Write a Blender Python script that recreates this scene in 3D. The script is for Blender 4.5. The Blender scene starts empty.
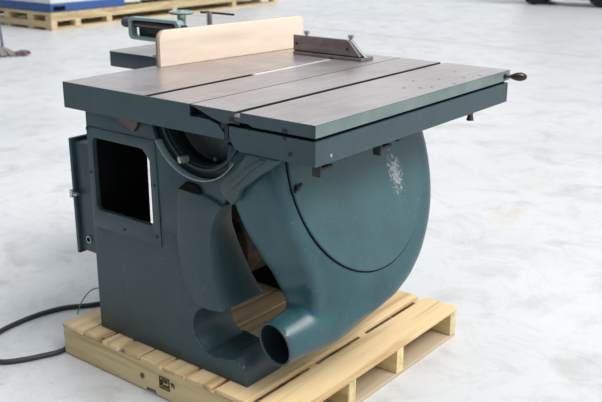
import bpy, bmesh, math, random
from mathutils import Vector, Matrix, noise as mnoise

random.seed(7)
D = bpy.data
SC = bpy.context.scene
COL = SC.collection

# ------------------------------------------------------------------ camera
CAMP = Vector((1.33423, -1.74140, 1.48869))
AZ, PITCH, FPX = 0.670636, 0.311172, 875.835
cd = D.cameras.new('camera')
cam = D.objects.new('camera', cd)
COL.objects.link(cam)
cam.location = CAMP
cam.rotation_euler = (math.pi / 2 - PITCH, 0, AZ)
cd.sensor_width = 36.0
cd.sensor_fit = 'HORIZONTAL'
cd.lens = FPX * 36.0 / 602.0
cd.clip_end = 200
cd.dof.use_dof = True
cd.dof.focus_distance = 2.55
cd.dof.aperture_fstop = 5.6
SC.camera = cam

# ------------------------------------------------------------------ world
w = D.worlds.new('World')
SC.world = w
w.use_nodes = True
bg = w.node_tree.nodes['Background']
# the bright side of the hall lies beyond and to the right, the dim side behind the camera
wt = w.node_tree
tc_ = wt.nodes.new('ShaderNodeTexCoord')
dp_ = wt.nodes.new('ShaderNodeVectorMath'); dp_.operation = 'DOT_PRODUCT'
dp_.inputs[1].default_value = (0.38, 0.74, 0.55)
wt.links.new(tc_.outputs['Generated'], dp_.inputs[0])
rp_ = wt.nodes.new('ShaderNodeMapRange')
rp_.interpolation_type = 'SMOOTHSTEP'
rp_.inputs['From Min'].default_value = -0.7
rp_.inputs['From Max'].default_value = 0.75
rp_.inputs['To Min'].default_value = 0.13
rp_.inputs['To Max'].default_value = 0.88
wt.links.new(dp_.outputs['Value'], rp_.inputs['Value'])
wt.links.new(rp_.outputs[0], bg.inputs[1])
cm_ = wt.nodes.new('ShaderNodeMix'); cm_.data_type = 'RGBA'
cm_.inputs[6].default_value = (0.62, 0.80, 1.0, 1)
cm_.inputs[7].default_value = (0.97, 0.985, 1.0, 1)
wt.links.new(rp_.outputs[0], cm_.inputs[0])
wt.links.new(cm_.outputs[2], bg.inputs[0])

# ------------------------------------------------------------------ lamps: broad daylight panel and ceiling lamps of the hall
def area(name, loc, aim, sx, sy, power, col):
    l = D.lights.new(name, 'AREA')
    l.shape = 'RECTANGLE'
    l.size, l.size_y = sx, sy
    l.energy = power
    l.color = col
    o = D.objects.new(name, l)
    COL.objects.link(o)
    o.location = loc
    o.rotation_euler = (Vector(aim) - Vector(loc)).to_track_quat('-Z', 'Y').to_euler()
    return o
area('ceiling_light', (2.6, 1.4, 6.5), (0, 0.6, 0), 3.0, 3.0, 150, (1.0, 0.97, 0.93))
sl = D.lights.new('skylight_sun', 'SUN')          # soft daylight from the roof lights, from the right
sl.energy = 1.95
sl.angle = math.radians(28)
sl.color = (1.0, 0.98, 0.95)
so = D.objects.new('skylight_sun', sl)
COL.objects.link(so)
so.rotation_euler = (Vector((0, 0, 0)) - Vector((0.80, 0.12, 1.0))).to_track_quat('-Z', 'Y').to_euler()

SC.view_settings.view_transform = 'Standard'
SC.view_settings.look = 'None'
SC.view_settings.gamma = 1
SC.view_settings.exposure = 0.12
SC.view_settings.use_curve_mapping = False

# ------------------------------------------------------------------ materials
def srgb(r, g, b):
    f = lambda c: (c / 255 / 12.92) if c / 255 <= 0.04045 else ((c / 255 + 0.055) / 1.055) ** 2.4
    return (f(r), f(g), f(b), 1)

class N:
    def __init__(s, name):
        s.m = D.materials.new(name)
        s.m.use_nodes = True
        s.t = s.m.node_tree
        s.b = s.t.nodes['Principled BSDF']
        s.tc = s.t.nodes.new('ShaderNodeTexCoord')
    def n(s, ty, **kw):
        x = s.t.nodes.new(ty)
        for k, v in kw.items():
            setattr(x, k, v)
        return x
    def l(s, a, b):
        s.t.links.new(a, b)
    def noise(s, scale, detail=4, rough=0.6, stretch=None, coord='Object', dist=0.0):
        x = s.n('ShaderNodeTexNoise')
        x.inputs['Scale'].default_value = scale
        x.inputs['Detail'].default_value = detail
        x.inputs['Roughness'].default_value = rough
        x.inputs['Distortion'].default_value = dist
        if stretch:
            mp = s.n('ShaderNodeMapping')
            mp.inputs['Scale'].default_value = stretch
            s.l(s.tc.outputs[coord], mp.inputs[0])
            s.l(mp.outputs[0], x.inputs['Vector'])
        else:
            s.l(s.tc.outputs[coord], x.inputs['Vector'])
        return x.outputs[0]
    def ramp(s, fac, stops, interp='LINEAR'):
        r = s.n('ShaderNodeValToRGB')
        r.color_ramp.interpolation = interp
        e = r.color_ramp.elements
        while len(e) < len(stops):
            e.new(0.5)
        for i, (p, c) in enumerate(stops):
            e[i].position = p
            e[i].color = c if len(c) == 4 else (*c, 1)
        s.l(fac, r.inputs[0])
        return r.outputs[0]
    def mix(s, fac, a, b, mode='MIX'):
        x = s.n('ShaderNodeMix', data_type='RGBA', blend_type=mode)
        for sock, v in ((x.inputs[0], fac), (x.inputs[6], a), (x.inputs[7], b)):
            if hasattr(v, 'is_linked'):
                s.l(v, sock)
            else:
                sock.default_value = v
        return x.outputs[2]
    def math(s, op, a, b=0.0, c=None, clamp=False):
        x = s.n('ShaderNodeMath', operation=op)
        x.use_clamp = clamp
        for i, v in enumerate((a, b) if c is None else (a, b, c)):
            if hasattr(v, 'is_linked'):
                s.l(v, x.inputs[i])
            else:
                x.inputs[i].default_value = v
        return x.outputs[0]
    def bump(s, h, strength=0.2, dist=0.002):
        x = s.n('ShaderNodeBump')
        x.inputs['Strength'].default_value = strength
        x.inputs['Distance'].default_value = dist
        s.l(h, x.inputs['Height'])
        s.l(x.outputs[0], s.b.inputs['Normal'])
    def col(s, c):
        if hasattr(c, 'is_linked'):
            s.l(c, s.b.inputs['Base Color'])
        else:
            s.b.inputs['Base Color'].default_value = c
    def set(s, rough=0.5, metal=0.0, spec=0.5):
        if hasattr(rough, 'is_linked'):
            s.l(rough, s.b.inputs['Roughness'])
        else:
            s.b.inputs['Roughness'].default_value = rough
        s.b.inputs['Metallic'].default_value = metal
        s.b.inputs['Specular IOR Level'].default_value = spec

W1, B1 = (1, 1, 1), (0, 0, 0)

def paint(name, c1, c2, chips=None, rough=0.42, rust=0.0):
    n = N(name)
    a = n.noise(5, 5, 0.6)
    c = n.ramp(a, [(0.3, c1), (0.7, c2)])
    fine = n.noise(60, 3, 0.6)
    c = n.mix(n.ramp(fine, [(0.62, B1), (0.75, (0.25, 0.25, 0.25))]), c, srgb(120, 135, 132))
    if rust:
        r = n.noise(9, 6, 0.7)
        c = n.mix(n.ramp(r, [(rust, B1), (rust + 0.05, (0.7, 0.7, 0.7))]), c, srgb(84, 74, 66))
    if chips:
        # worn patches with a place and outline of their own
        for cen, rad, sx in chips:
            mp = n.n('ShaderNodeVectorMath', operation='SUBTRACT')
            mp.inputs[1].default_value = cen
            n.l(n.tc.outputs['Object'], mp.inputs[0])
            sc = n.n('ShaderNodeVectorMath', operation='MULTIPLY')
            sc.inputs[1].default_value = sx
            n.l(mp.outputs[0], sc.inputs[0])
            ln = n.n('ShaderNodeVectorMath', operation='LENGTH')
            n.l(sc.outputs[0], ln.inputs[0])
            mask = n.math('SUBTRACT', 1.0, n.math('DIVIDE', ln.outputs['Value'], rad), clamp=True)
            sp = n.noise(90, 5, 0.8)
            v = n.math('ADD', sp, n.math('MULTIPLY', mask, 0.29))
            hard = n.ramp(v, [(0.665, B1), (0.70, (0.85, 0.85, 0.85))])
            hard = n.math('MULTIPLY', hard, n.math('GREATER_THAN', mask, 0.02))
            c = n.mix(hard, c, srgb(160, 162, 164))
    n.col(c)
    n.set(n.ramp(a, [(0.3, (rough - .08,) * 3), (0.7, (rough + .1,) * 3)]), 0, 0.5)
    n.bump(n.noise(35, 3, 0.5), 0.25, 0.002)
    return n.m

M = {}
TEAL1, TEAL2 = srgb(39, 60, 66), srgb(54, 79, 84)
M['teal'] = paint('teal_machine_paint', TEAL1, TEAL2)
M['teal_worn'] = paint('worn_teal_paint', srgb(42, 63, 68), srgb(59, 84, 89), rust=0.64)
M['teal_green'] = paint('glossy_green_teal_paint', srgb(34, 70, 76), srgb(50, 92, 98), rough=0.33,
                        chips=[((0.0, 0.30, 0.33), 0.07, (0.3, 0.6, 1.6))])
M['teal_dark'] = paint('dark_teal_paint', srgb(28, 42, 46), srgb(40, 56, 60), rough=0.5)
M['pale_green'] = paint('pale_green_metal', srgb(120, 148, 145), srgb(150, 172, 168))

def simple(name, c, rough=0.5, metal=0.0, var=0.12, scale=12, spec=0.5):
    n = N(name)
    d = tuple(x * (1 - var) for x in c[:3])
    e = tuple(min(1, x * (1 + var)) for x in c[:3])
    n.col(n.ramp(n.noise(scale, 4), [(0.35, d), (0.65, e)]))
    n.set(rough, metal, spec)
    return n.m
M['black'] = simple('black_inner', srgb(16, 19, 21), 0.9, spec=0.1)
M['rubber'] = simple('black_rubber', srgb(44, 46, 50), 0.5)
M['steel'] = simple('bright_steel', srgb(190, 190, 188), 0.3, 0.9)
M['steel_dark'] = simple('dark_steel', srgb(92, 84, 82), 0.38, 0.85)
M['bore'] = simple('shaded_green_bore', srgb(26, 42, 44), 0.7, spec=0.25)  # dark colour paints in the shade inside the outlet
M['block_iron'] = simple('brown_grey_iron', srgb(128, 118, 118), 0.5, 0.35, 0.15, 25)
M['dark_iron'] = simple('dark_grey_iron', srgb(40, 40, 41), 0.55, 0.2)
M['rust'] = simple('rusty_iron', srgb(74, 58, 48), 0.8, 0.1, 0.5, 30)
M['green_wire'] = simple('green_insulation', srgb(80, 130, 95), 0.5)
M['white_paint'] = simple('white_enamel', srgb(226, 230, 228), 0.35, var=0.03)
M['navy'] = simple('dark_blue_enamel', srgb(44, 72, 118), 0.4, var=0.05)
M['blue'] = simple('blue_enamel', srgb(52, 88, 150), 0.4, var=0.05)
M['mop'] = simple('grey_cotton', srgb(140, 134, 130), 0.95, var=0.3, scale=60)
M['mop_dark'] = simple('dirty_mauve_cotton', srgb(110, 88, 92), 0.95, var=0.3, scale=60)
M['pole'] = simple('blue_grey_tube', srgb(112, 122, 140), 0.4, 0.5)
M['tyre'] = simple('tyre_rubber', srgb(38, 38, 38), 0.8)
M['olive'] = simple('grey_green_body', srgb(120, 128, 112), 0.5)
M['handle'] = simple('blackened_handle', srgb(66, 54, 52), 0.3, 0.8)
M['knob_dark'] = simple('dark_knob', srgb(62, 66, 76), 0.4)

# machined cast iron
n = N('machined_cast_iron')
a = n.noise(3.2, 6, 0.62)
c = n.ramp(a, [(0.28, srgb(166, 156, 153)), (0.5, srgb(192, 184, 182)), (0.75, srgb(212, 206, 205))])
st = n.noise(9, 4, 0.6, (6, 0.5, 1))
c = n.mix(0.35, c, n.ramp(st, [(0.3, srgb(110, 100, 94)), (0.7, srgb(168, 162, 160))]))
n.col(c)
n.set(n.ramp(n.noise(4, 5), [(0.3, (0.22,) * 3), (0.7, (0.4,) * 3)]), 0.6, 0.5)
n.bump(n.noise(120, 2, 0.5, (1, 0.1, 1)), 0.06, 0.001)
M['iron'] = n.m

def wood(name, axis, base, dark, rough=0.65, fine=1.0, knots=True):
    n = N(name)
    s = [22.0, 22.0, 22.0]
    s['xyz'.index(axis)] = 1.6
    oi = n.n('ShaderNodeObjectInfo')
    vm = n.n('ShaderNodeVectorMath', operation='ADD')
    cmb = n.n('ShaderNodeCombineXYZ')
    for i, k in enumerate((13.0, 7.0, 31.0)):
        n.l(n.math('MULTIPLY', oi.outputs['Random'], k), cmb.inputs[i])
    n.l(n.tc.outputs['Object'], vm.inputs[0])
    n.l(cmb.outputs[0], vm.inputs[1])
    mp = n.n('ShaderNodeMapping')
    mp.inputs['Scale'].default_value = s
    n.l(vm.outputs[0], mp.inputs[0])
    tx = n.n('ShaderNodeTexNoise')
    tx.inputs['Scale'].default_value = fine
    tx.inputs['Detail'].default_value = 6
    tx.inputs['Distortion'].default_value = 0.6
    n.l(mp.outputs[0], tx.inputs['Vector'])
    c = n.ramp(tx.outputs[0], [(0.3, dark), (0.5, base), (0.72, tuple(min(1, x * 1.13) for x in base[:3]))])
    # board to board difference
    v = n.math('MULTIPLY_ADD', oi.outputs['Random'], 0.22, 0.88)
    hs = n.n('ShaderNodeHueSaturation')
    n.l(c, hs.inputs['Color'])
    n.l(v, hs.inputs['Value'])
    c = hs.outputs[0]
    if knots:
        vo = n.n('ShaderNodeTexVoronoi')
        vo.inputs['Scale'].default_value = 5.5
        n.l(vm.outputs[0], vo.inputs['Vector'])
        c = n.mix(n.ramp(vo.outputs['Distance'], [(0.035, (0.75,) * 3), (0.07, B1)]), c, srgb(96, 70, 48))
    n.col(c)
    n.set(rough, 0, 0.3)
    n.bump(tx.outputs[0], 0.25, 0.003)
    return n.m
PINE, PINED = srgb(224, 196, 150), srgb(184, 148, 104)
M['pine_y'] = wood('pine_along_y', 'y', PINE, PINED)
M['pine_x'] = wood('pine_along_x', 'x', srgb(222, 200, 152), srgb(188, 162, 114))
M['old_y'] = wood('weathered_pine_along_y', 'y', srgb(184, 168, 142), srgb(140, 122, 98))
M['far_x'] = wood('far_pine_along_x', 'x', srgb(206, 184, 142), srgb(172, 146, 104), knots=False)
M['far_y'] = wood('far_pine_along_y', 'y', srgb(214, 194, 154), srgb(184, 158, 116), knots=False)
M['ply'] = wood('birch_fence_board', 'y', srgb(228, 210, 192), srgb(216, 195, 174), 0.45, 0.7, False)
M['ply_edge'] = simple('laminated_board_edge', srgb(176, 136, 112), 0.6)

# concrete floor
n = N('sealed_concrete_floor')
big = n.noise(0.55, 6, 0.62)
c = n.ramp(big, [(0.3, srgb(199, 201, 202)), (0.52, srgb(211, 212, 213)), (0.75, srgb(221, 220, 218))])
med = n.noise(3.2, 7, 0.68, dist=0.8)
c = n.mix(n.ramp(med, [(0.50, B1), (0.66, (0.6,) * 3)]), c, srgb(178, 178, 176))
warm = n.noise(1.3, 6, 0.7, dist=1.2)
c = n.mix(n.ramp(warm, [(0.58, B1), (0.72, (0.42,) * 3)]), c, srgb(205, 180, 154))
vein = n.n('ShaderNodeTexNoise')
vein.inputs['Scale'].default_value = 2.6
vein.inputs['Detail'].default_value = 8
vein.inputs['Roughness'].default_value = 0.6
vein.inputs['Distortion'].default_value = 1.4
n.l(n.tc.outputs['Object'], vein.inputs['Vector'])
v = n.math('ABSOLUTE', n.math('SUBTRACT', vein.outputs[0], 0.5))
c = n.mix(n.ramp(v, [(0.0, (0.14,) * 3), (0.02, B1)]), c, srgb(150, 150, 148))
spk = n.noise(15, 6, 0.75, (1, 1.8, 1), dist=0.5)
c = n.mix(n.ramp(spk, [(0.62, B1), (0.72, (0.5,) * 3)]), c, srgb(140, 138, 134))
n.col(c)
n.set(n.ramp(med, [(0.35, (0.30,) * 3), (0.7, (0.52,) * 3)]), 0, 0.45)
n.bump(n.noise(18, 4, 0.6), 0.08, 0.002)
M['floor'] = n.m

# ------------------------------------------------------------------ mesh helpers
def link(o, parent=None):
    COL.objects.link(o)
    if parent:
        o.parent = parent
    return o

def build(name, bm, mats, parent=None, smooth=None, origin=None):
    """bm is in world space; vertices are shifted to the parent's (or the object's own) origin."""
    off = Vector(parent['_org']) if parent is not None and '_org' in parent.keys() else Vector((0, 0, 0))
    loc = Vector((0, 0, 0))
    if origin is not None:
        loc = Vector(origin) - off
    bm.transform(Matrix.Translation(-(off + loc)))
    me = D.meshes.new(name)
    if not isinstance(mats, (list, tuple)):
        mats = [mats]
    for m in mats:
        me.materials.append(m)
    bmesh.ops.recalc_face_normals(bm, faces=bm.faces)
    bm.to_mesh(me)
    bm.free()
    o = D.objects.new(name, me)
    link(o, parent)
    o.location = loc
    if smooth is not None:
        for p in me.polygons:
            p.use_smooth = True
        me.set_sharp_from_angle(angle=math.radians(smooth))
    if parent is not None and '_org' in parent.keys():
        o['_org'] = tuple(off + loc)
    else:
        o['_org'] = tuple(loc)
    return o

def thing(name, label, cat, loc, group=None):
    o = D.objects.new(name, None)
    o.empty_display_size = 0.1
    COL.objects.link(o)
    o.location = loc
    o['_org'] = tuple(loc)
    o['label'] = label
    o['category'] = cat
    if group:
        o['group'] = group
    return o

def tag(o, label, cat, group=None):
    o['label'] = label
    o['category'] = cat
    if group:
        o['group'] = group
    return o

def BM():
    return bmesh.new()

def box(bm, x0, x1, y0, y1, z0, z1, bev=0.0, seg=2, mi=0, rot=None):
    r = bmesh.ops.create_cube(bm, size=1.0)
    vs = r['verts']
    for v in vs:
        v.co = Vector(((x0 + x1) / 2 + v.co.x * (x1 - x0), (y0 + y1) / 2 + v.co.y * (y1 - y0), (z0 + z1) / 2 + v.co.z * (z1 - z0)))
    fs = list({f for v in vs for f in v.link_faces})
    if bev:
        es = list({e for v in vs for e in v.link_edges})
        rr = bmesh.ops.bevel(bm, geom=es, offset=bev, segments=seg, profile=0.6, affect='EDGES')
        vs = list({v for f in rr['faces'] for v in f.verts} | {v for v in vs if v.is_valid})
    allv = {v for v in vs if v.is_valid}
    fs = {f for v in allv for f in v.link_faces}
    for f in fs:
        f.material_index = mi
    if rot is not None:
        bmesh.ops.transform(bm, matrix=rot, verts=list(allv))
    return list(allv)

def frame_from(d):
    d = Vector(d).normalized()
    up = Vector((0, 0, 1)) if abs(d.z) < 0.95 else Vector((1, 0, 0))
    u = d.cross(up).normalized()
    v = u.cross(d).normalized()
    return u, v, d

def cyl(bm, p0, p1, r0, r1=None, seg=24, cap=True, mi=0, bev=0.0):
    p0, p1 = Vector(p0), Vector(p1)
    r1 = r0 if r1 is None else r1
    u, v, d = frame_from(p1 - p0)
    prof = [(0, r0), ((p1 - p0).length, r1)]
    if bev:
        L = (p1 - p0).length
        prof = [(0, r0 - bev), (bev, r0), (L - bev, r1), (L, r1 - bev)]
    return lathe(bm, p0, d, prof, seg, cap, mi)

def lathe(bm, p0, d, prof, seg=24, cap=True, mi=0, arc=None):
    u, v, d = frame_from(d)
    p0 = Vector(p0)
    rings = []
    for (h, r) in prof:
        ring = []
        for k in range(seg):
            a = 2 * math.pi * k / seg
            ring.append(bm.verts.new(p0 + d * h + (u * math.cos(a) + v * math.sin(a)) * r))
        rings.append(ring)
    for a, b in zip(rings, rings[1:]):
        for k in range(seg):
            f = bm.faces.new((a[k], a[(k + 1) % seg], b[(k + 1) % seg], b[k]))
            f.material_index = mi
    if cap:
        for ring in (rings[0], rings[-1]):
            f = bm.faces.new(ring)
            f.material_index = mi
    return [x for r in rings for x in r]

def tube(bm, pts, r, seg=10, mi=0, smooth_it=3):
    P = [Vector(p) for p in pts]
    for _ in range(smooth_it):                       # Chaikin-free Catmull-Rom refinement
        Q = []
        for i in range(len(P) - 1):
            a = P[max(i - 1, 0)]; b = P[i]; c = P[i + 1]; d = P[min(i + 2, len(P) - 1)]
            Q += [b, (-a + 9 * b + 9 * c - d) / 16]
        Q.append(P[-1])
        P = Q
    rings = []
    for i, p in enumerate(P):
        t = (P[min(i + 1, len(P) - 1)] - P[max(i - 1, 0)]).normalized()
        u, v, _ = frame_from(t)
        rings.append([bm.verts.new(p + (u * math.cos(2 * math.pi * k / seg) + v * math.sin(2 * math.pi * k / seg)) * r) for k in range(seg)])
    for a, b in zip(rings, rings[1:]):
        for k in range(seg):
            bm.faces.new((a[k], a[(k + 1) % seg], b[(k + 1) % seg], b[k])).material_index = mi
    bm.faces.new(rings[0]); bm.faces.new(rings[-1])

def plate(outer, holes, t0, t1, axis='y', bev=0.0):
    """2-D outline with holes as a solid plate. axis 'y': outline (x,z) thick from y=t0 to t1; 'x': (y,z); 'z': (x,y)."""
    cu = D.curves.new('tmp', 'CURVE')
    cu.dimensions = '2D'
    cu.fill_mode = 'BOTH'
    cu.extrude = abs(t1 - t0) / 2 - bev
    cu.bevel_depth = bev
    cu.bevel_resolution = 1
    if bev:
        cu.offset = -bev
    for poly in [outer] + list(holes):
        s = cu.splines.new('POLY')
        s.points.add(len(poly) - 1)
        for p, q in zip(s.points, poly):
            p.co = (q[0], q[1], 0, 1)
        s.use_cyclic_u = True
    o = D.objects.new('tmp', cu)
    COL.objects.link(o)
    bpy.context.view_layer.update()
    me = D.meshes.new_from_object(o.evaluated_get(bpy.context.evaluated_depsgraph_get()))
    bm = BM()
    bm.from_mesh(me)
    D.objects.remove(o); D.curves.remove(cu); D.meshes.remove(me)
    bmesh.ops.remove_doubles(bm, verts=bm.verts, dist=1e-5)
    mid = (t0 + t1) / 2
    for v in bm.verts:
        a, b, c = v.co
        v.co = (a, mid + c, b) if axis == 'y' else ((mid + c, a, b) if axis == 'x' else (a, b, mid + c))
    for f in bm.faces:
        f.material_index = 0
    return bm

def merge(bm, other):
    me = D.meshes.new('t')
    other.to_mesh(me); other.free()
    bm.from_mesh(me)
    D.meshes.remove(me)

def arc(cx, cz, r, a0, a1, n=20):
    return [(cx + r * math.cos(math.radians(a0 + (a1 - a0) * i / n)), cz + r * math.sin(math.radians(a0 + (a1 - a0) * i / n))) for i in range(n + 1)]

def rrect(x0, x1, z0, z1, r, n=5):
    P = []
    for cx, cz, a in ((x1 - r, z1 - r, 0), (x0 + r, z1 - r, 90), (x0 + r, z0 + r, 180), (x1 - r, z0 + r, 270)):
        P += arc(cx, cz, r, a, a + 90, n)
    return P

def evaluated(o):
    bpy.context.view_layer.update()
    return D.meshes.new_from_object(o.evaluated_get(bpy.context.evaluated_depsgraph_get()))

# ------------------------------------------------------------------ the hall floor
bm = BM()
bmesh.ops.create_grid(bm, x_segments=1, y_segments=1, size=30)
bm.transform(Matrix.Translation((-2, 8, 0)))
fl = build('floor', bm, M['floor'])
fl['kind'] = 'structure'
# a sawn joint across the floor
bm = BM()
p0, p1 = Vector((-4.9, 8.28, 0)), Vector((-2.19, 8.10, 0))
d = (p1 - p0).normalized(); s = Vector((-d.y, d.x, 0)) * 0.022
q0, q1 = p0 - d * 9, p1 + d * 9
vs = [bm.verts.new(p + Vector((0, 0, h))) for h in (0.0004, -0.02) for p in (q0 - s, q1 - s, q1 + s, q0 + s)]
bm.faces.new(vs[:4]); bm.faces.new(vs[4:])
for k in range(4):
    bm.faces.new((vs[k], vs[(k + 1) % 4], vs[4 + (k + 1) % 4], vs[4 + k]))
build('floor_joint', bm, simple('joint_filler', srgb(186, 178, 170), 0.8, var=0.1, scale=3), fl)

# ------------------------------------------------------------------ the pallet under the saw
ZP = 0.12
X0, X1, Y0, Y1 = -1.098, -0.06, -0.045, 0.953
pal = thing('wooden_pallet', 'pale pine pallet on the floor carrying the old green table saw', 'pallet', (-0.58, 0.45, 0))
def board(name, x0, x1, y0, y1, z0, z1, mat, parent, jag=0.0015, bev=0.002):
    bm = BM()
    box(bm, x0, x1, y0, y1, z0, z1, bev, 1)
    for v in bm.verts:
        v.co += Vector((random.uniform(-jag, jag), random.uniform(-jag, jag), random.uniform(-jag, jag) * .3))
    return build(name, bm, mat, parent, origin=((x0 + x1) / 2, (y0 + y1) / 2, z0))
tops = [(-1.098, -0.985), (-0.976, -0.888), (-0.876, -0.796), (-0.785, -0.695), (-0.683, -0.588), (-0.575, -0.482),
        (-0.470, -0.366), (-0.348, -0.226), (-0.198, -0.06)]
for i, (a, b) in enumerate(tops):
    j = random.uniform(-0.005, 0.004) if 0 < i < 8 else 0
    board('deck_board', a, b, Y0 + j, Y1 + random.uniform(-.008, .004), ZP - 0.016, ZP, M['pine_y'], pal)
stz0 = 0.014
for (a, b) in ((Y0 + 0.001, Y0 + 0.039), (0.262, 0.300), (0.545, 0.585), (Y1 - 0.040, Y1 - 0.003)):
    if a < 0:
        o_ = [(X0 + .002, .003), (-0.668, .003), (-0.664, .016), (-0.622, .017), (-0.616, .003), (-0.33, .003), (-0.326, .014), (-0.29, .014), (-0.286, .003), (X1 - .003, .003), (X1 - .003, ZP - .0162), (X0 + .002, ZP - .0162)]
        front = build('stringer', plate(o_, [], a, b, 'y', .0015), M['pine_x'], pal, origin=(-.58, (a + b) / 2, 0))
    else:
        board('stringer', X0 + 0.004, X1 - 0.003, a, b, stz0, ZP - 0.0162, M['pine_x'], pal)
for (a, b) in ((X0 + .004, X0 + 0.14), (-0.80, -0.68), (-0.50, -0.39), (-0.198, -0.065)):
    board('bottom_board', a, b, Y0 + .0405, Y1, 0.0, 0.0138, M['old_y'], pal)
# burned-in treatment stamp and a knot hole mark on the front stringer
bm = BM()
def mark(x0, x1, z0, z1):
    box(bm, x0, x1, Y0 - 0.0022, Y0 + 0.0008, z0, z1)
sx, sz = -0.598, 0.038
for a in ((0, .046, 0, .0025), (0, .046, .040, .0425), (0, .0025, 0, .0425), (.0435, .046, 0, .0425), (.014, .016, 0, .0425)):
    mark(sx + a[0], sx + a[1], sz + a[2], sz + a[3])
mark(sx + .004, sx + .010, sz + .010, sz + .032)
mark(sx + .005, sx + .013, sz + .014, sz + .020)
for k in range(3):
    mark(sx + .020 + k * .008, sx + .025 + k * .008, sz + .008, sz + .016)
    mark(sx + .020 + k * .007, sx + .023 + k * .007, sz + .024, sz + .036)
mark(sx + .053, sx + .064, sz + .030, sz + .034); mark(sx + .057, sx + .060, sz + .020, sz + .034); mark(sx + .066, sx + .069, sz + .018, sz + .033)
build('treatment_stamp', bm, simple('brown_ink', srgb(92, 72, 50), 0.8), front)
bm = BM()
cyl(bm, (-0.682, Y0 - 0.0012, 0.052), (-0.682, Y0 + 0.001, 0.052), 0.010, seg=14)
build('knot', bm, simple('knot_wood', srgb(120, 92, 62), 0.7), front)

# ------------------------------------------------------------------ the table saw
saw = thing('table_saw', 'large old teal green cast iron table saw standing on the pine pallet', 'table saw', (-0.55, 0.45, ZP))
YF = 0.022
XL = -0.965

# --- pedestal: hollow C-shaped casting
cr = (-0.46, 0.945)
RA = 0.194
arcpts = arc(cr[0], cr[1], RA, 195, 322, 28)
hole_c = (-0.418, 0.263)
hr = 0.083
outer = [(XL, 0.121), (XL, 0.899), (cr[0] - RA, 0.899)] + arcpts + [(-0.283, 0.842), (-0.262, 0.846), (-0.268, 0.80), (-0.30, 0.755), (-0.335, 0.725),
         (-0.358, 0.692), (-0.392, 0.655), (-0.412, 0.613), (-0.419, 0.55), (-0.416, 0.478), (-0.406, 0.42), (-0.392, 0.378), (-0.380, 0.350)]
outer += arc(hole_c[0], hole_c[1], hr, 84, 292, 24)
outer += [(-0.350, 0.192), (-0.325, 0.200), (-0.308, 0.192), (-0.290, 0.165), (-0.276, 0.128), (-0.276, 0.121)]
win = [(-0.925, 0.811), (-0.708, 0.811), (-0.690, 0.808), (-0.668, 0.785), (-0.662, 0.775), (-0.660, 0.575), (-0.664, 0.566), (-0.670, 0.563), (-0.925, 0.563), (-0.935, 0.575), (-0.935, 0.80)]
bm = plate(outer, [win], YF, YF + 0.016, 'y', 0.003)
ped = build('pedestal', bm, M['teal'], saw, 40)

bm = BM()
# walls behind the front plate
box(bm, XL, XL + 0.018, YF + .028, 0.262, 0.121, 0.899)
build('side_wall', bm, M['black'], ped)  # black paint stands in for shade inside the hollow base
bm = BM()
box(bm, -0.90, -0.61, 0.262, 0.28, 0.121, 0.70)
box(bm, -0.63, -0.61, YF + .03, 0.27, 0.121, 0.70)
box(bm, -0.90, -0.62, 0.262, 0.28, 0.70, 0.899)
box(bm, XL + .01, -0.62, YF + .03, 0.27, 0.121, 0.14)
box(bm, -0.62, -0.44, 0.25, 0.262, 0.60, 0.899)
build('inner_web', bm, M['black'], ped)  # added webs, painted black to keep the hollow interior dark

# --- curved column, standing slightly proud of the plate, with depth towards the back
colout = [(-0.534, 0.712), (-0.505, 0.724), (-0.46, 0.716), (-0.40, 0.708), (-0.352, 0.692), (-0.378, 0.655), (-0.398, 0.613), (-0.405, 0.55),
          (-0.402, 0.478), (-0.392, 0.42), (-0.378, 0.378), (-0.366, 0.351), (-0.42, 0.343), (-0.475, 0.345), (-0.497, 0.362), (-0.520, 0.40), (-0.536, 0.47), (-0.546, 0.54), (-0.542, 0.63)]
slot = [(-0.527, 0.716), (-0.497, 0.7365), (-0.455, 0.736), (-0.437, 0.722), (-0.441, 0.709)]
bm = plate(colout, [], YF - 0.012, 0.205, 'y', 0.005)
for v in bm.verts:                                    # the column grows deeper towards its foot
    if v.co.y > .1:
        dpt = 0.05 + (0.205 - 0.05) * min(1, max(0, (0.70 - v.co.z) / 0.34)) ** 0.75
        v.co.y = dpt - (0.205 - v.co.y)
build('column', bm, M['teal'], ped, 40)
bm = plate([(-0.528, 0.7145), (-0.497, 0.7405), (-0.455, 0.738), (-0.437, 0.722), (-0.441, 0.7105)], [], YF - 0.0125, YF + .01, 'y')
build('slot_opening', bm, M['black'], ped)
# --- deep ring of the round cut-out and the foot
P = arc(hole_c[0], hole_c[1], hr, 84, 292, 24)
Q = arc(hole_c[0], hole_c[1], hr + 0.022, 292, 84, 24)
bm = plate(P + Q, [], YF + .01, 0.20, 'y', 0.002)
build('round_cutout_wall', bm, M['teal'], ped, 50)
foot = [(-0.60, 0.121), (-0.60, 0.18), (-0.50, 0.178), (-0.455, 0.187), (-0.40, 0.181), (-0.350, 0.192), (-0.325, 0.200), (-0.308, 0.192), (-0.290, 0.165), (-0.276, 0.128), (-0.276, 0.121)]
bm = plate(foot, [], YF + 0.004, 0.215, 'y', 0.004)
M['foot'] = paint('scuffed_foot_paint', srgb(42, 60, 64), srgb(58, 78, 82), rust=0.60,
                  chips=[((0.245, -0.428, 0.050), 0.024, (1, .7, 1))])
build('foot', bm, M['foot'], ped, 35)

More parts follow.
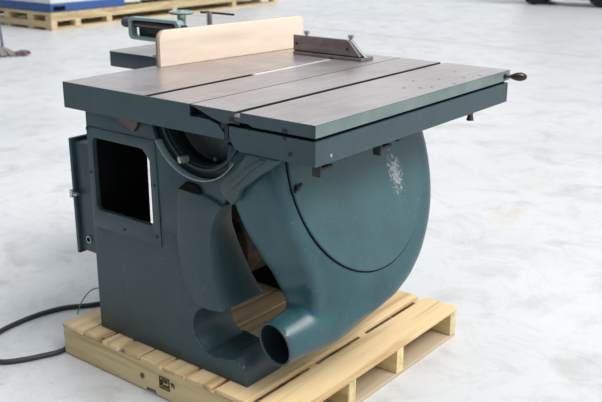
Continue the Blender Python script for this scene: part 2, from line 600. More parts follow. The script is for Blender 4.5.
# --- raised edge panel around the opening
pan_o = [(XL + .004, 0.50), (XL + .004, 0.845), (-0.634, 0.845), (-0.626, 0.50)]
bm = plate(pan_o, [[(x, z) for x, z in win]], YF - 0.0035, YF + 0.004, 'y', 0.001)
build('opening_panel', bm, M['teal'], ped, 30)
for (x, z) in ((-0.645, 0.70), (-0.952, 0.69), (-0.645, 0.53), (-0.955, 0.838), (-0.80, 0.52)):
    bm = BM()
    cyl(bm, (x, YF - 0.007, z), (x, YF, z), 0.0045, seg=10)
    build('screw', bm, M['teal_dark'], ped)

# --- gussets below the table apron
bm = plate([(-0.80, 0.899), (-0.69, 0.899), (-0.715, 0.862)], [], YF - 0.016, YF + .01, 'y', 0.002)
build('gusset', bm, M['steel_dark'], ped)

# --- trunnion: recessed ring, disc, bolt, tilting segment
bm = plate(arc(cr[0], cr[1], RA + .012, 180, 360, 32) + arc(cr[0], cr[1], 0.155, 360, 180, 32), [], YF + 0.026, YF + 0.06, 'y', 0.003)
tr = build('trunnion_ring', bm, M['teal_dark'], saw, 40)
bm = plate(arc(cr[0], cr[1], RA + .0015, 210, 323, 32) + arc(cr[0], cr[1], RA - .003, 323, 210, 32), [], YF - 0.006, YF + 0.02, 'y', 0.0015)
build('rim', bm, paint('rim_highlight_paint', srgb(112, 132, 134), srgb(150, 166, 166), rough=0.35), tr, 40)  # paler worn paint, with the rim's edge highlight put into the colour
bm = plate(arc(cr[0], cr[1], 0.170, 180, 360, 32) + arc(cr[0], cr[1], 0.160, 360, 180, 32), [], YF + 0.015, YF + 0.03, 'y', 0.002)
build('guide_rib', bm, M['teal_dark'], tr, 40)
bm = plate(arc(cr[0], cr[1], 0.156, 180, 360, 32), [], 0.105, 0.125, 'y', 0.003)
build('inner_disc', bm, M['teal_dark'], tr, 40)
bm = plate([(-0.42, 0.90), (-0.36, 0.90), (-0.30, 0.82), (-0.335, 0.80)], [], 0.07, 0.10, 'y', 0.003)
build('tilt_segment', bm, M['teal_dark'], tr, 30)
bm = BM()
lathe(bm, (-0.528, YF - 0.006, 0.803), (0.4, 1, 0), [(0, .010), (.002, .0125), (.03, .0125)], 6)
build('bolt', bm, M['steel'], tr, 30)
bm = BM(); cyl(bm, (-0.455, 0.095, 0.80), (-0.455, 0.11, 0.80), 0.006, seg=10)
build('pin', bm, M['steel'], tr)

# --- arm from pedestal to blower housing
armp = [(-0.299, 0.711), (-0.332, 0.735), (-0.345, 0.760), (-0.319, 0.791), (-0.276, 0.822), (-0.255, 0.850), (-0.240, 0.872), (-0.119, 0.872), (-0.150, 0.846), (-0.198, 0.813), (-0.263, 0.763), (-0.279, 0.73)]
bm = plate(armp, [], -0.004, 0.020, 'y', 0.005)
M['arm'] = paint('worn_arm_paint', srgb(46, 66, 69), srgb(60, 82, 85), rust=0.57)
arm = build('support_arm', bm, M['arm'], saw, 35)
bm = plate([(-0.30, 0.775), (-0.235, 0.835), (-0.19, 0.866), (-0.165, 0.866), (-0.22, 0.825), (-0.29, 0.762)], [], -0.010, -0.002, 'y', 0.003)
build('rib', bm, M['teal'], arm, 35)

# --- electrical box on the left
bm = BM()
box(bm, -1.072, XL, 0.05, 0.24, 0.378, 0.770, 0.003)
eb = build('electrical_box', bm, M['teal'], saw, 30)
bm = BM()
box(bm, -1.088, -1.0735, 0.038, 0.25, 0.366, 0.782, 0.003)
build('door', bm, M['teal'], eb, 30)
bm = BM()
cyl(bm, (-1.087, 0.030, 0.585), (-1.048, 0.030, 0.590), 0.006, seg=10)
cyl(bm, (-1.080, 0.026, 0.575), (-1.080, 0.026, 0.603), 0.006, seg=10)
build('latch', bm, M['steel'], eb, 30)
bm = BM()
lathe(bm, (-1.028, 0.044, 0.425), (0, 1, 0), [(0, .010), (0.0, .013), (.007, .013)], 18)
build('knockout_rim', bm, M['steel'], eb, 30)
bm = BM(); cyl(bm, (-1.028, 0.0435, 0.425), (-1.028, 0.05, 0.425), 0.0095, seg=18)
build('knockout_hole', bm, M['black'], eb)

# --- rear stand and motor under the table
bm = BM()
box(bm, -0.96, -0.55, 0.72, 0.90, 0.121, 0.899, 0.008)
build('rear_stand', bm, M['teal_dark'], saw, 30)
bm = BM()
lathe(bm, (-0.76, 0.40, 0.36), (0, 1, 0), [(0, .05), (0, .12), (.02, .14), (.26, .14), (.28, .12), (.32, .06)], 28)
mo = build('motor', bm, M['rust'], saw, 40)
bm = BM(); box(bm, -0.90, -0.62, 0.66, 0.71, 0.121, 0.30, 0.005)
build('motor_foot', bm, M['black'], mo)
bm = BM(); cyl(bm, (-0.76, 0.66, 0.36), (-0.76, 0.74, 0.36), 0.045)
build('shaft', bm, M['steel_dark'], mo)

# --- fixed table
ZT = 0.985
YB = 1.126
def prism_y(prof, y0, y1, bev=0.0, edge=False):
    bm = BM()
    a = [bm.verts.new((x, y0, z)) for x, z in prof]
    b = [bm.verts.new((x, y1, z)) for x, z in prof]
    bm.faces.new(a); bm.faces.new(b)
    k = len(prof)
    for i in range(k):
        bm.faces.new((a[i], a[(i + 1) % k], b[(i + 1) % k], b[i]))
    bmesh.ops.recalc_face_normals(bm, faces=bm.faces)
    if bev:
        bmesh.ops.bevel(bm, geom=[e for e in bm.edges if abs(e.calc_face_angle(0)) > 1.2 and (e.verts[0].co.z > ZT - .001 and e.verts[1].co.z > ZT - .001 or abs(e.verts[0].co.z - e.verts[1].co.z) > .02)], offset=bev, segments=1, affect='EDGES')
    bm.normal_update()
    for f in bm.faces:
        up = f.normal.z > 0.9 and f.calc_center_median().z > ZT - 0.004
        f.material_index = 1 if up else 0
        if abs(f.normal.x) > .7 and -0.7 < f.calc_center_median().x < -0.2 and f.calc_center_median().z > ZT - .02:
            f.material_index = 2  # slot walls coloured dark to paint in the shade of the recess
        if edge and f.normal.x > .9 and f.calc_center_median().x > -.01:
            f.material_index = 3
    return bm
fixed = [(-1.043, 0.900), (-1.043, ZT), (-0.652, ZT), (-0.652, ZT - 0.016), (-0.630, ZT - 0.016), (-0.630, ZT), (-0.4555, ZT), (-0.4555, 0.949),
         (-0.385, 0.949), (-0.345, 0.940), (-0.330, 0.925), (-0.322, 0.918), (-0.322, 0.900)]
bm = prism_y(fixed, 0.0, YB, 0.0015)
ft = build('fixed_table', bm, [M['teal_worn'], M['iron'], M['dark_iron']], saw)
bm = BM(); box(bm, -0.6518, -0.6302, 0.49, 0.93, ZT - 0.0158, ZT - 0.0006)
build('blade_slot_insert', bm, simple('white_metal_insert', srgb(222, 220, 216), 0.3, 0.2, 0.04), ft)
bm = BM(); box(bm, -0.6516, -0.6304, 0.0065, 0.489, ZT - 0.0157, ZT - 0.008)
build('slot_shadow_gap', bm, M['black'], ft)
bm = BM(); box(bm, -0.6516, -0.6304, 0.0003, 0.006, ZT - 0.0157, ZT - 0.001)
build('slot_front', bm, M['teal_worn'], ft)
# --- sliding table with tee slot
slide = [(-0.4525, ZT), (-0.280, ZT), (-0.280, ZT - 0.014), (-0.260, ZT - 0.014), (-0.260, ZT), (0, ZT), (0, 0.9505), (-0.215, 0.9505), (-0.232, 0.957),
         (-0.262, 0.957), (-0.266, 0.951), (-0.30, 0.951), (-0.318, 0.944), (-0.372, 0.957), (-0.395, 0.965), (-0.4525, 0.983)]
M['edge'] = paint('rubbed_table_edge', srgb(92, 112, 110), srgb(124, 138, 134), rough=0.4)
bm = prism_y(slide, 0.0, YB, 0.0012, True)
stb = build('sliding_table', bm, [M['teal_worn'], M['iron'], M['dark_iron'], M['edge']], saw)
bm = BM(); box(bm, -0.2795, -0.2605, 0.004, YB - .004, ZT - 0.0138, ZT - 0.009)
build('tee_slot_floor', bm, M['dark_iron'], stb)  # dark floor paints in the slot's shade
bm = BM(); box(bm, -0.2795, -0.2605, -0.0008, 0.014, ZT - 0.0138, ZT - 0.006)
build('slot_end', bm, M['iron'], stb)
for (x, y) in ((-0.129, 0.962), (-0.067, 0.625), (-0.045, 0.66), (-0.106, 0.594), (-0.03, 0.953), (-0.10, 0.80), (-0.15, 0.72), (-0.05, 0.88), (-0.02, 0.76)):
    bm = BM()
    cyl(bm, (x, y, ZT - .003), (x, y, ZT + 0.0004), 0.0045, seg=12)
    build('table_hole', bm, M['dark_iron'], stb)
# dark gap filler between table and carriage
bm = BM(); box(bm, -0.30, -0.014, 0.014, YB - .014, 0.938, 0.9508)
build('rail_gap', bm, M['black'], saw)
# --- carriage under the sliding table
car = [(-0.305, 0.941), (0.0, 0.941), (0.0, 0.8735), (-0.262, 0.8735), (-0.283, 0.881), (-0.296, 0.896), (-0.305, 0.915)]
bm = prism_y(car, 0.0, YB - 0.01, 0.002)
ca = build('carriage', bm, [M['teal'], M['teal']], saw)
for (x, z, r) in ((-0.084, 0.896, .0055),):
    bm = BM(); cyl(bm, (x, -0.003, z), (x, 0.003, z), r, seg=12)
    build('screw', bm, M['dark_iron'], ca)
bm = BM(); cyl(bm, (-0.003, 0.068, 0.893), (0.0015, 0.068, 0.893), 0.005, seg=12)
build('screw', bm, M['steel'], ca)
bm = BM()
box(bm, -0.110, -0.094, -0.002, 0.012, 0.9515, 0.962, 0.001)
box(bm, -0.108, -0.097, -0.002, 0.012, 0.931, 0.9395, 0.001)
build('stop_block', bm, M['dark_iron'], ca)
bm = BM()
box(bm, -0.333, -0.314, -0.002, 0.01, 0.932, 0.946, 0.001)
build('rail_stop', bm, M['dark_iron'], ca)
bm = BM()
box(bm, -0.320, -0.3065, -0.001, 0.01, 0.905, 0.944, 0.001)
build('rail_end', bm, M['dark_iron'], ca)
bm = BM()
box(bm, -0.300, -0.284, -0.002, 0.01, 0.956, 0.967, 0.001)
box(bm, -0.285, -0.262, -0.002, 0.01, 0.951, 0.9575, 0.001)
build('rail_end', bm, M['dark_iron'], ca)
bm = BM()
cyl(bm, (-0.014, 0.872, 0.876), (-0.014, 0.872, 0.862), 0.009, seg=16)
cyl(bm, (-0.014, 0.872, 0.862), (-0.014, 0.872, 0.846), 0.0095, 0.0125, seg=16)
build('leveling_bolt', bm, M['steel_dark'], ca, 30)
bm = BM()
dv = Vector((0.78, 0.62, -0.03))
lathe(bm, (-0.008, 1.080, 0.967), dv, [(0, .010), (.012, .011), (.016, .0065), (.030, .0065), (.038, .010), (.050, .014), (.066, .0155), (.078, .0125), (.086, .006)], 18)
build('corner_handle', bm, M['handle'], stb, 50)

# ------------------------------------------------------------------ blower housing (tilted with the arbor)
TL = math.radians(18)
E1 = Vector((0, 1, 0)); E2 = Vector((-math.sin(TL), 0, math.cos(TL))); EN = Vector((math.cos(TL), 0, math.sin(TL)))
DC = Vector((-0.151, 0.421, 0.773))
def dl(a, b, c):
    return DC + E1 * a + E2 * b + EN * c
def interp(tab, x):
    for (x0, y0), (x1, y1) in zip(tab, tab[1:]):
        if x <= x1:
            t = (x - x0) / (x1 - x0)
            t = t * t * (3 - 2 * t)
            return y0 + (y1 - y0) * t
    return tab[-1][1]
# radius against angle (0 = rear, -90 = bottom, -180 = front)
RT = [(-270, .405), (-185, .398), (-170, .394), (-155, .392), (-142, .402), (-131, .436), (-124, .500), (-118, .522), (-111, .505), (-100, .476), (-88, .454), (-75, .444), (-60, .437), (-45, .431), (0, .424), (90, .405)]
outl = []
K = 96
for k in range(K):
    th = -270 + 360 * k / K
    r = interp(RT, th)
    outl.append((r * math.cos(math.radians(th)), r * math.sin(math.radians(th))))
bm = BM()
rings = []
T = 0.20
for (c, ins) in ((0, None), (0, .045), (-.004, .022), (-.016, .006), (-.035, 0), (-T + .035, 0), (-T + .014, .008), (-T, .035)):
    ring = []
    for a, b in outl:
        l = math.hypot(a, b); k = (l - ins) / l if ins is not None else .346 / l
        # the scroll slopes back towards the outlet
        ang = math.degrees(math.atan2(b, a))
        wgt = max(0.0, 1 - abs(ang + 125) / 38) ** 1.2 * max(0.0, (l - .33) / .18)
        ring.append(bm.verts.new(dl(a * k, b * k, c - (0.075 * wgt if c > -.1 and ins is not None else 0))))
    rings.append(ring)
for a, b in zip(rings, rings[1:]):
    for k in range(K):
        bm.faces.new((a[k], a[(k + 1) % K], b[(k + 1) % K], b[k]))
bm.faces.new(rings[0]); bm.faces.new(rings[-1])
MOUTH = dl(-0.386, -0.448, -0.171)
ROOT = dl(0.06, -0.368, -0.105)
dirp = Vector((MOUTH.x - 0.0, 0, 0))
inner_dir = (dl(-0.10, -0.430, -0.140) - MOUTH).normalized()
MID = dl(-0.20, -0.437, -0.138)
lathe(bm, MOUTH, (MID - MOUTH), [(0, .0715), (.02, .0705), ((MID - MOUTH).length, .086)], 40)
lathe(bm, MID - (ROOT - MID).normalized() * .02, ROOT - MID, [(0, .085), ((ROOT - MID).length, .105)], 40)
bmesh.ops.recalc_face_normals(bm, faces=bm.faces)
me = D.meshes.new('tmp'); bm.to_mesh(me); bm.free()
o = D.objects.new('tmp', me); COL.objects.link(o)
m = o.modifiers.new('r', 'REMESH'); m.mode = 'VOXEL'; m.voxel_size = 0.0075; m.use_smooth_shade = True
m = o.modifiers.new('s', 'SMOOTH'); m.factor = 0.5; m.iterations = 30
me2 = evaluated(o)
D.objects.remove(o)
bm = BM(); bm.from_mesh(me2)
for zc in (0.869,):
    bmesh.ops.bisect_plane(bm, geom=list(bm.verts) + list(bm.edges) + list(bm.faces), plane_co=(0, 0, zc), plane_no=(0, 0, 1), clear_outer=True)
    be = [e for e in bm.edges if e.is_boundary]
    bmesh.ops.contextual_create(bm, geom=be)
# trim the smoothed mouth flat
pd = (MID - MOUTH).normalized()
me3 = D.meshes.new('tmp'); bm.to_mesh(me3); bm.free()
o = D.objects.new('tmp', me3); COL.objects.link(o)
cb = BM()
lathe(cb, MOUTH - pd * 0.05, pd, [(0, .063), (0.36, .058)], 40)
bmesh.ops.recalc_face_normals(cb, faces=cb.faces)
cme = D.meshes.new('c'); cb.to_mesh(cme); cb.free()
co = D.objects.new('c', cme); COL.objects.link(co)
m = o.modifiers.new('b', 'BOOLEAN'); m.operation = 'DIFFERENCE'; m.solver = 'EXACT'; m.object = co
me4 = evaluated(o)
D.objects.remove(o); D.objects.remove(co)
bm = BM(); bm.from_mesh(me4)
for f in bm.faces:
    q = f.calc_center_median() - MOUTH
    h = q.dot(pd)
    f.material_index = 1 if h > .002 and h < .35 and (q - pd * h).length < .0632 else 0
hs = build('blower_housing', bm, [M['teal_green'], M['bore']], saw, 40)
# rolled lip around the outlet
bm = BM()
R0 = 0.0665; r0 = 0.0045
u, v, dd = frame_from(pd)
rings = []
for k in range(40):
    a = 2 * math.pi * k / 40
    rd = u * math.cos(a) + v * math.sin(a)
    rings.append([bm.verts.new(MOUTH + dd * 0.003 + rd * (R0 + r0 * math.cos(2 * math.pi * j / 8)) + dd * r0 * math.sin(2 * math.pi * j / 8)) for j in range(8)])
for k in range(40):
    A, B = rings[k], rings[(k + 1) % 40]
    for j in range(8):
        bm.faces.new((A[j], A[(j + 1) % 8], B[(j + 1) % 8], B[j]))
build('outlet_lip', bm, M['teal_worn'], hs, 60)

# cover plate on the housing with its seam
def disc_part(name, radius_pairs, mat, parent, zc=0.868, smooth=40, seg=96):
    bm = BM()
    rings = []
    for (c, r) in radius_pairs:
        rings.append([bm.verts.new(dl(r * math.cos(2 * math.pi * k / seg), r * math.sin(2 * math.pi * k / seg), c)) for k in range(seg)])
    for a, b in zip(rings, rings[1:]):
        for k in range(seg):
            bm.faces.new((a[k], a[(k + 1) % seg], b[(k + 1) % seg], b[k]))
    bm.faces.new(rings[0]); bm.faces.new(rings[-1])
    bmesh.ops.recalc_face_normals(bm, faces=bm.faces)
    bmesh.ops.bisect_plane(bm, geom=list(bm.verts) + list(bm.edges) + list(bm.faces), plane_co=(0, 0, zc), plane_no=(0, 0, 1), clear_outer=True)
    bmesh.ops.contextual_create(bm, geom=[e for e in bm.edges if e.is_boundary])
    return build(name, bm, mat, parent, smooth)
RC = 0.338
disc_part('cover_seam_shadow', [(-.03, RC + .003), (0.0012, RC + .003)], M['black'], hs, 0.8685)  # black ring standing in for the shadow gap around the cover
chip_c = DC + Vector((0, 0, 0))
M['cover'] = paint('cover_green_paint', srgb(44, 76, 80), srgb(58, 94, 97), rough=0.4,
                   chips=[(tuple(Vector((-0.12, 0.585, 0.705)) - Vector(saw['_org'])), 0.115, (0.4, 1.9, 1.0)),
                          (tuple(Vector((-0.10, 0.12, 0.815)) - Vector(saw['_org'])), 0.04, (0.4, 0.7, 2.5)),
                          (tuple(Vector((-0.05, 0.68, 0.60)) - Vector(saw['_org'])), 0.025, (0.4, 1.3, 1.0))])
cov = disc_part('cover_plate', [(-.02, RC - .001), (0.004, RC - .001), (0.007, RC - .004), (0.007, RC - .02), (0.007, RC * .5)], M['cover'], hs, 0.868)
# wing screw on the cover
bm = BM()
p = dl(-0.322, -0.008, 0)
cyl(bm, p, p + EN * 0.016, 0.008, seg=12)
for s_ in (-1, 1):
    q = p + EN * .014
    lathe(bm, q, Vector((0, s_ * .8, .5 * s_)), [(0, .004), (.010, .006), (.018, .004)], 8)
build('wing_screw', bm, M['dark_iron'], hs, 40)
# hinge brackets just under the carriage
for y in (0.055, 0.345):
    bm = BM()
    box(bm, -0.042, -0.014, y - 0.016, y - 0.008, 0.834, 0.8735, 0.003)
    box(bm, -0.045, -0.016, y - 0.010, y + 0.040, 0.850, 0.859, 0.003)
    cyl(bm, (-0.022, y - 0.012, 0.853), (-0.022, y + 0.045, 0.853), 0.007, seg=12)
    build('hinge_bracket', bm, M['dark_iron'], ca, 35)
for y in (0.44,):
    bm = BM()
    box(bm, -0.04, -0.02, y - 0.004, y + 0.02, 0.855, 0.8735, 0.003)
    build('hinge_stop', bm, M['teal_dark'], ca, 35)

# ------------------------------------------------------------------ wing table at the back left
bm = plate(rrect(-1.485, -1.044, 0.550, 1.00, 0.03), [], 0.925, ZT, 'z', 0.0015)
for f in bm.faces:
    f.normal_update()
    f.material_index = 1 if f.normal.z > 0.9 or (abs(f.normal.z) > .9 and f.calc_center_median().z > ZT - .002) else 0
build('wing_table', bm, [M['teal_worn'], M['iron']], saw, 30)

# ------------------------------------------------------------------ rip fence with clamp casting
fen = thing('rip_fence', 'pale wooden fence board with grey clamp and handwheel lying across saw table', 'fence', (-0.97, 0.75, ZT))
A = Vector((-0.999, 0.395, 0)); Bv = Vector((-0.928, 1.123, 0))
L = (Bv - A).length
fa = math.atan2(Bv.y - A.y, Bv.x - A.x)
def board2(outer_, t0, t1, mat, name, bev=0.001):
    bm = plate(outer_, [], t0, t1, 'y', bev)          # outline (s, z), thickness along y -> rotate onto the fence line
    bm.transform(Matrix.Translation(A) @ Matrix.Rotation(fa, 4, 'Z'))
    return build(name, bm, mat, fen, 35)
H = 0.127
zz = ZT + 0.001
prof = [(0, zz), (L, zz)] + arc(L - .02, zz + H - .02, .02, 0, 90, 6) + arc(.035, zz + H - .035, .035, 90, 180, 8)
board2(prof, 0.0, 0.016, M['ply'], 'fence_board')
board2([(0.0002, zz), (L, zz)] + arc(L - .02, zz + H - .02, .02, 0, 90, 6) + arc(.035, zz + H - .035, .035, 90, 180, 8), 0.0163, 0.026, M['ply_edge'], 'backing_board')
# C-shaped clamp frame
yf = 0.54
ow = rrect(-1.315, -1.035, 1.048, 1.134, 0.022)
iw = rrect(-1.297, -1.035 - .02, 1.061, 1.122, 0.012)
bm = plate(ow, [iw], yf - .016, yf + .016, 'y', 0.003)
cf = build('clamp_frame', bm, M['pale_green'], fen, 40)
bm = BM()
box(bm, -1.14, -1.04, yf - .02, yf + .10, ZT + .001, 1.04, .006)
box(bm, -1.19, -1.10, yf - .012, yf + .05, ZT + .001, 0.997, .004)
build('clamp_base', bm, M['pale_green'], fen, 40)
bm = BM()
cyl(bm, (-1.33, yf + .005, 1.106), (-1.02, yf + .005, 1.106), 0.013, seg=20)
build('clamp_rod', bm, M['steel_dark'], fen, 40)
bm = BM()
lathe(bm, (-1.362, yf + .005, 1.108), (1, 0, 0), [(0, .012), (.006, .019), (.026, .020), (.036, .014)], 20)
build('rod_knob', bm, M['knob_dark'], fen, 40)
bm = BM()
box(bm, -1.29, -1.06, yf + .018, yf + .024, 1.055, 1.125)
build('frame_web', bm, M['teal_dark'], fen)
# handwheel with spindle
hw = Vector((-1.19, 0.69, 1.143))
bm = BM()
rg = []
for k in range(32):
    a = 2 * math.pi * k / 32
    rd = Vector((math.cos(a), math.sin(a), 0))
    rg.append([bm.verts.new(hw + rd * (0.043 + .006 * math.cos(2 * math.pi * j / 8)) + Vector((0, 0, .006 * math.sin(2 * math.pi * j / 8)))) for j in range(8)])
for k in range(32):
    Aa, Bb = rg[k], rg[(k + 1) % 32]
    for j in range(8):
        bm.faces.new((Aa[j], Aa[(j + 1) % 8], Bb[(j + 1) % 8], Bb[j]))
for k in range(5):
    a = 2 * math.pi * k / 5 + .3
    rd = Vector((math.cos(a), math.sin(a), 0))
    cyl(bm, hw, hw + rd * .044, .005, seg=8)
lathe(bm, hw - Vector((0, 0, .02)), (0, 0, 1), [(0, .018), (.02, .014), (.028, .008)], 16)
wh = build('handwheel', bm, M['pale_green'], fen, 50)
bm = BM()
lathe(bm, (hw.x, hw.y, ZT + .001), (0, 0, 1), [(0, .038), (.03, .032), (.06, .018), (.140, .016)], 20)
build('spindle', bm, M['pale_green'], fen, 50)
bm = BM()
box(bm, -1.23, -0.985, 0.66, 0.86, ZT + .001, 1.055, 0.012)
box(bm, -1.19, -1.00, 0.70, 0.86, 1.054, 1.075, 0.008)
build('fence_carrier', bm, M['teal_dark'], fen, 40)
lp = Vector((-1.17, 0.825, 1.074))
bm = BM()
cyl(bm, lp, lp + Vector((0, 0, .070)), .012, seg=18, bev=.002)
lv = build('lever_post', bm, M['steel'], fen, 40)
bm = BM()
cyl(bm, lp + Vector((0, 0, .060)), lp + Vector((.085, .055, .052)), .0045, seg=10)
cyl(bm, lp + Vector((0, 0, .060)), lp + Vector((-.03, -.02, .061)), .0045, seg=10)
build('lever', bm, M['steel_dark'], fen, 40)

# ------------------------------------------------------------------ crosscut block
blk = thing('angle_fence', 'dark steel angle block with slanted end and two bolts on saw table', 'fence block', (-0.68, 0.96, ZT))
bo = [(-0.839, ZT + .016), (-0.839, ZT + .074), (-0.585, ZT + .074), (-0.572, ZT + .068), (-0.526, ZT + .020), (-0.522, ZT + .016)]
bm = plate(bo, [arc(-0.822, ZT + .042, .0045, 0, 350, 12), arc(-0.580, ZT + .040, .0045, 0, 350, 12)], 0.950, 0.962, 'y', 0.001)
fp = build('face_plate', bm, M['block_iron'], blk, 35)
bm = BM()
box(bm, -0.834, -0.508, 0.940, 1.02, ZT + .0008, ZT + .012, 0.0015)
build('base_flange', bm, M['block_iron'], blk, 35)
bm = BM(); box(bm, -0.836, -0.516, 0.952, 0.97, ZT + .0122, ZT + .0162)
build('gap_shade', bm, M['black'], blk)  # black strip standing in for the shaded gap under the face plate
bm = plate([(-0.80, ZT + .009), (-0.80, ZT + .073), (-0.575, ZT + .073), (-0.505, ZT + .0125)], [], 0.9625, 0.980, 'y', .001)
build('backing_plate', bm, M['steel'], blk, 35)
for (x, z) in ((-0.822, .042), (-0.580, .040)):
    bm = BM(); cyl(bm, (x, .9492, ZT + z), (x, .9515, ZT + z), .0042, seg=12)
    build('bolt_hole', bm, M['black'], fp)
for x in (-0.800, -0.588):
    bm = BM()
    cyl(bm, (x, 0.985, ZT + .009), (x, 0.985, ZT + .078), 0.006, seg=12)
    lathe(bm, (x, 0.985, ZT + .077), (0, 0, 1), [(0, .011), (.002, .012), (.011, .012), (.013, .010)], 6)
    build('bolt', bm, M['steel'], blk, 30)

# ------------------------------------------------------------------ power cable and earth wire
bm = BM()
r = 0.0095
def fpt(px, py, z=r):
    x, y = {(100, 303): (-1.33, .31)}.get((px, py), (0, 0))
    return (x, y, z)
def unproj(px, py, z):
    az, pi_ = AZ, PITCH
    h = Vector((-math.sin(az), math.cos(az), 0)); up = Vector((0, 0, 1))
    fw = h * math.cos(pi_) - up * math.sin(pi_); rt = Vector((math.cos(az), math.sin(az), 0)); u_ = rt.cross(fw)
    d_ = fw + rt * (px - 301) / FPX - u_ * (py - 201) / FPX
    t = (z - CAMP.z) / d_.z
    return CAMP + d_ * t
pts = [(-1.20, 0.85, r), (-1.24, 0.58, r)]
pts += [tuple(unproj(a, b, r)) for a, b in ((100, 303.4), (68.5, 307), (41, 313.8), (16.4, 323.4), (0, 331.6), (-14, 342), (-16, 355), (0, 361.8), (22, 359.9), (43.8, 355.5), (63.6, 350))]
pts += [(-1.135, 0.06, r), (-1.135, 0.25, r)]
tube(bm, pts, r, 12)
cb_ = build('power_cable', bm, M['rubber'], None, 60)
tag(cb_, 'thick black power cable looping over the floor left of the pallet', 'cable')
bm = BM()
pw = unproj(77.8, 315, ZP)
tube(bm, [(pw.x, pw.y, ZP + .002), (pw.x + .003, pw.y + .01, ZP + .035), (pw.x + .03, pw.y + .03, ZP + .085), (pw.x + .07, pw.y + .045, ZP + .11), (XL - .001, pw.y + .06, ZP + .12)], 0.0022, 8)
gw = build('earth_wire', bm, M['green_wire'], None, 60)
tag(gw, 'thin green wire arching from the saw base down to the pallet corner', 'wire')

# ------------------------------------------------------------------ far skid with the white and blue machines
fx, fy0, fy1 = -9.10, 5.80, 11.1
sk = thing('wooden_skid', 'long pale timber skid under the white and blue machines behind', 'pallet', (-9.9, 8.4, 0))
SK = -0.052    # slope of its front edge
def skx(y):
    return fx + (y - fy0) * SK
def qbox(bm, y0, y1, z0, z1, d0, d1):
    """box whose front follows the skid edge, from depth d0 to d1 behind it"""
    c = [(skx(y0) - d0, y0), (skx(y1) - d0, y1), (skx(y1) - d1, y1), (skx(y0) - d1, y0)]
    lo = [bm.verts.new((x, y, z0)) for x, y in c]; hi = [bm.verts.new((x, y, z1)) for x, y in c]
    bm.faces.new(lo); bm.faces.new(hi)
    for k in range(4):
        bm.faces.new((lo[k], lo[(k + 1) % 4], hi[(k + 1) % 4], hi[k]))
HS = 0.238
for k in range(22):
    y0 = fy0 + k * (fy1 - fy0) / 22
    bm = BM(); qbox(bm, y0 + .006, y0 + (fy1 - fy0) / 22 - .006, HS - .03, HS, 0.0, 1.7)
    build('deck_board', bm, M['far_x'], sk)
for d0 in (0.0, 0.42, 0.98, 1.52):
    bm = BM(); qbox(bm, fy0 + .01, fy1 - .01, HS - .115, HS - .031, d0 + .005, d0 + .14)
    build('beam', bm, M['far_y'], sk)
for y in (5.81, 6.24, 6.84, 8.25, 9.75, 10.95):
    for d0 in (0.0, 0.42, 0.98, 1.52):
        bm = BM(); qbox(bm, y, y + .10, 0.036, HS - .116, d0 + .005, d0 + .14)
        build('block', bm, M['far_y'], sk)
for d0 in (0.0, 0.42, 0.98, 1.52):
    bm = BM(); qbox(bm, fy0 + .01, fy1 - .01, 0.0, 0.035, d0 + .005, d0 + .14)
    build('bottom_rail', bm, M['far_y'], sk)
bm = BM(); qbox(bm, fy0, fy0 + .14, 0.036, 0.12, 0.14, 1.6)
build('end_rail', bm, M['far_x'], sk)

wm = thing('white_cabinet_machine', 'white machine cabinet with dark blue base band on far skid, at left', 'machine', (-9.9, 6.4, HS))
bm = BM(); box(bm, -10.75, -9.16, 5.86, 7.20, HS + .001, HS + .12, .01)
build('base_band', bm, M['blue'], wm, 30)
bm = BM(); box(bm, -10.74, -9.17, 5.87, 7.19, HS + .121, HS + 1.25, .015)
cb0 = build('cabinet_body', bm, M['white_paint'], wm, 30)
bm = BM(); box(bm, -9.17, -9.155, 6.0, 7.05, HS + .20, HS + 1.1, .004)
dr = build('door', bm, M['white_paint'], wm, 30)
bm = BM(); box(bm, -9.155, -9.12, 6.95, 7.0, HS + .6, HS + .75, .006)
build('handle', bm, M['dark_iron'], dr, 30)
bm = BM(); box(bm, -9.159, -9.152, 5.90, 6.10, HS + .025, HS + .085, .002)
build('base_recess', bm, M['black'], wm)

wp = thing('white_control_cabinet', 'narrow white cabinet on the far skid between the two machines', 'cabinet', (-9.6, 7.4, HS))
bm = BM(); box(bm, -9.95, -9.27, 7.235, 7.62, HS + .035, HS + 1.3, .012)
b_ = build('cabinet_body', bm, M['white_paint'], wp, 30)
for x, y in ((-9.9, 7.28), (-9.9, 7.57), (-9.32, 7.28), (-9.32, 7.57)):
    bm = BM(); cyl(bm, (x, y, HS + .001), (x, y, HS + .036), .03, .02, seg=12)
    build('leveling_foot', bm, M['dark_iron'], wp)
bm = BM(); box(bm, -9.27, -9.262, 7.27, 7.58, HS + .15, HS + 1.2, .003)
build('door', bm, M['white_paint'], wp)

bm_ = thing('blue_machine', 'dark blue machine bed with light trim on the far skid, right end', 'machine', (-9.9, 8.9, HS))
bm = BM(); box(bm, -10.8, -9.33, 7.68, 10.35, HS + .07, HS + .85, .02)
build('machine_bed', bm, M['navy'], bm_, 30)
bm = BM(); box(bm, -10.7, -9.30, 7.66, 8.35, HS + .045, HS + .115, .01)
build('side_trim', bm, M['pale_green'], bm_, 30)
for y in (7.9, 8.9, 10.1):
    bm = BM(); box(bm, -10.6, -9.4, y - .1, y + .1, HS + .001, HS + .07, .01)
    build('mounting_foot', bm, M['dark_iron'], bm_, 30)
bm = BM(); box(bm, -10.4, -9.6, 8.3, 9.6, HS + .85, HS + 1.4, .04)
build('machine_head', bm, M['white_paint'], bm_, 30)

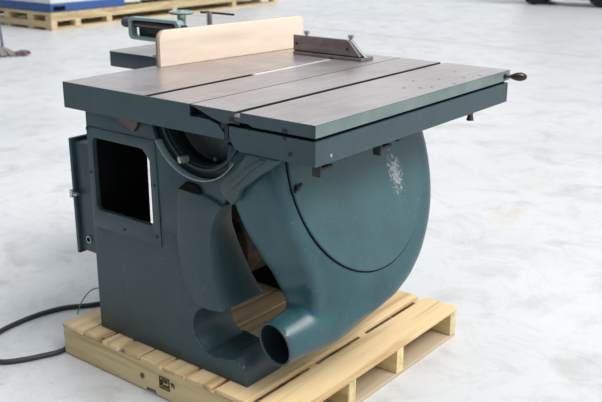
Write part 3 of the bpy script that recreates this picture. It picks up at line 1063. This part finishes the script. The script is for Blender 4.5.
# ------------------------------------------------------------------ dust mop at far left
mp_ = thing('dust_mop', 'grey string mop standing on the floor at far left with thin pole', 'mop', (-7.62, 4.08, 0))
def strands(cx, cy, rx, ry, h, n_, seed):
    rnd = random.Random(seed)
    bm = BM()
    for k in range(n_):
        a = rnd.uniform(0, 2 * math.pi); q = rnd.uniform(.45, 1)
        ex, ey = cx + rx * q * math.cos(a), cy + ry * q * math.sin(a)
        tube(bm, [(cx, cy, h), (cx + (ex - cx) * .45, cy + (ey - cy) * .45, h * .85), (cx + (ex - cx) * .85, cy + (ey - cy) * .85, .04), (ex, ey, .016)], .014, 6, smooth_it=1)
    return bm
hd = build('mop_head', strands(-7.70, 4.00, .32, .24, .10, 80, 3), M['mop'], mp_, 60)
build('mop_end', strands(-7.43, 4.17, .09, .09, .055, 30, 5), M['mop_dark'], mp_, 60)
bm = BM(); cyl(bm, (-7.64, 4.06, .04), (-7.68, 4.00, 1.45), .016, seg=12)
build('pole', bm, M['pole'], mp_, 40)
bm = BM(); box(bm, -7.68, -7.60, 4.03, 4.09, .03, .08, .01)
build('clamp', bm, M['dark_iron'], mp_)

# ------------------------------------------------------------------ lift truck at far right
tk = thing('forklift', 'forklift at top right of the floor, only its tyres and low chassis in view', 'forklift', (-4.6, 15.2, 0))
ux = Vector((0.985, 0.15, 0)).normalized(); uy = Vector((-ux.y, ux.x, 0))
O = Vector((-5.50, 13.70, 0))
MT = Matrix(((ux.x, uy.x, 0, O.x), (ux.y, uy.y, 0, O.y), (0, 0, 1, 0), (0, 0, 0, 1)))
def tb(name, fn, mat, parent=tk, sm=35):
    bm = BM(); fn(bm); bm.transform(MT)
    return build(name, bm, mat, parent, sm)
def wheel(s, t, r, wd):
    wv = tb('wheel', lambda b: lathe(b, (s, t, r), (0, 1, 0), [(0, r * .55), (0, r - .03), (.03, r), (wd - .03, r), (wd, r - .03), (wd, r * .55)], 32), M['tyre'])
    tb('hub', lambda b: lathe(b, (s, t - .01, r), (0, 1, 0), [(0, r * .2), (.02, r * .5), (wd + .02, r * .5), (wd + .04, r * .2)], 20), M['olive'], wv)
wheel(0.0, 0.0, .22, .18); wheel(0.0, .85, .22, .18)
wheel(1.22, 0.0, .30, .24); wheel(1.22, .80, .30, .24)
tb('chassis', lambda b: box(b, -.25, 1.55, .2, .85, .10, .55, .03), M['dark_iron'])
tb('counterweight', lambda b: box(b, -.42, .25, .03, 1.0, .47, 1.05, .10, 3), M['olive'])
tb('body', lambda b: box(b, .2, 1.0, .1, .95, .56, 1.0, .06, 3), M['olive'])
tb('seat', lambda b: (box(b, .35, .8, .3, .78, 1.0, 1.12, .04, 3), box(b, .28, .40, .3, .78, 1.1, 1.55, .04, 3)), M['tyre'])
for t in (.18, .86):
    tb('mast_rail', lambda b: box(b, 1.56, 1.66, t - .05, t + .05, .06, 2.1, .008), M['dark_iron'])
tb('fork_carriage', lambda b: (box(b, 1.67, 1.71, .1, .95, .25, .35, .006), box(b, 1.67, 1.71, .1, .95, .55, .65, .006)), M['dark_iron'])
for t in (.3, .75):
    tb('fork', lambda b: (box(b, 1.72, 1.76, t - .06, t + .06, .05, .70, .006), box(b, 1.72, 2.7, t - .06, t + .06, .03, .07, .006)), M['dark_iron'])
for s_ in (.25, 1.15):
    for t in (.2, .86):
        tb('guard_post', lambda b: cyl(b, (s_, t, .95), (s_ * .8 + .1, t, 2.1), .03, seg=12), M['dark_iron'])
tb('overhead_guard', lambda b: box(b, .2, 1.15, .15, .92, 2.09, 2.14, .01), M['dark_iron'])
tb('step_plate', lambda b: box(b, .32, .95, .02, .12, .20, .24, .005), M['olive'])

for o in D.objects:
    if '_org' in o.keys():
        del o['_org']
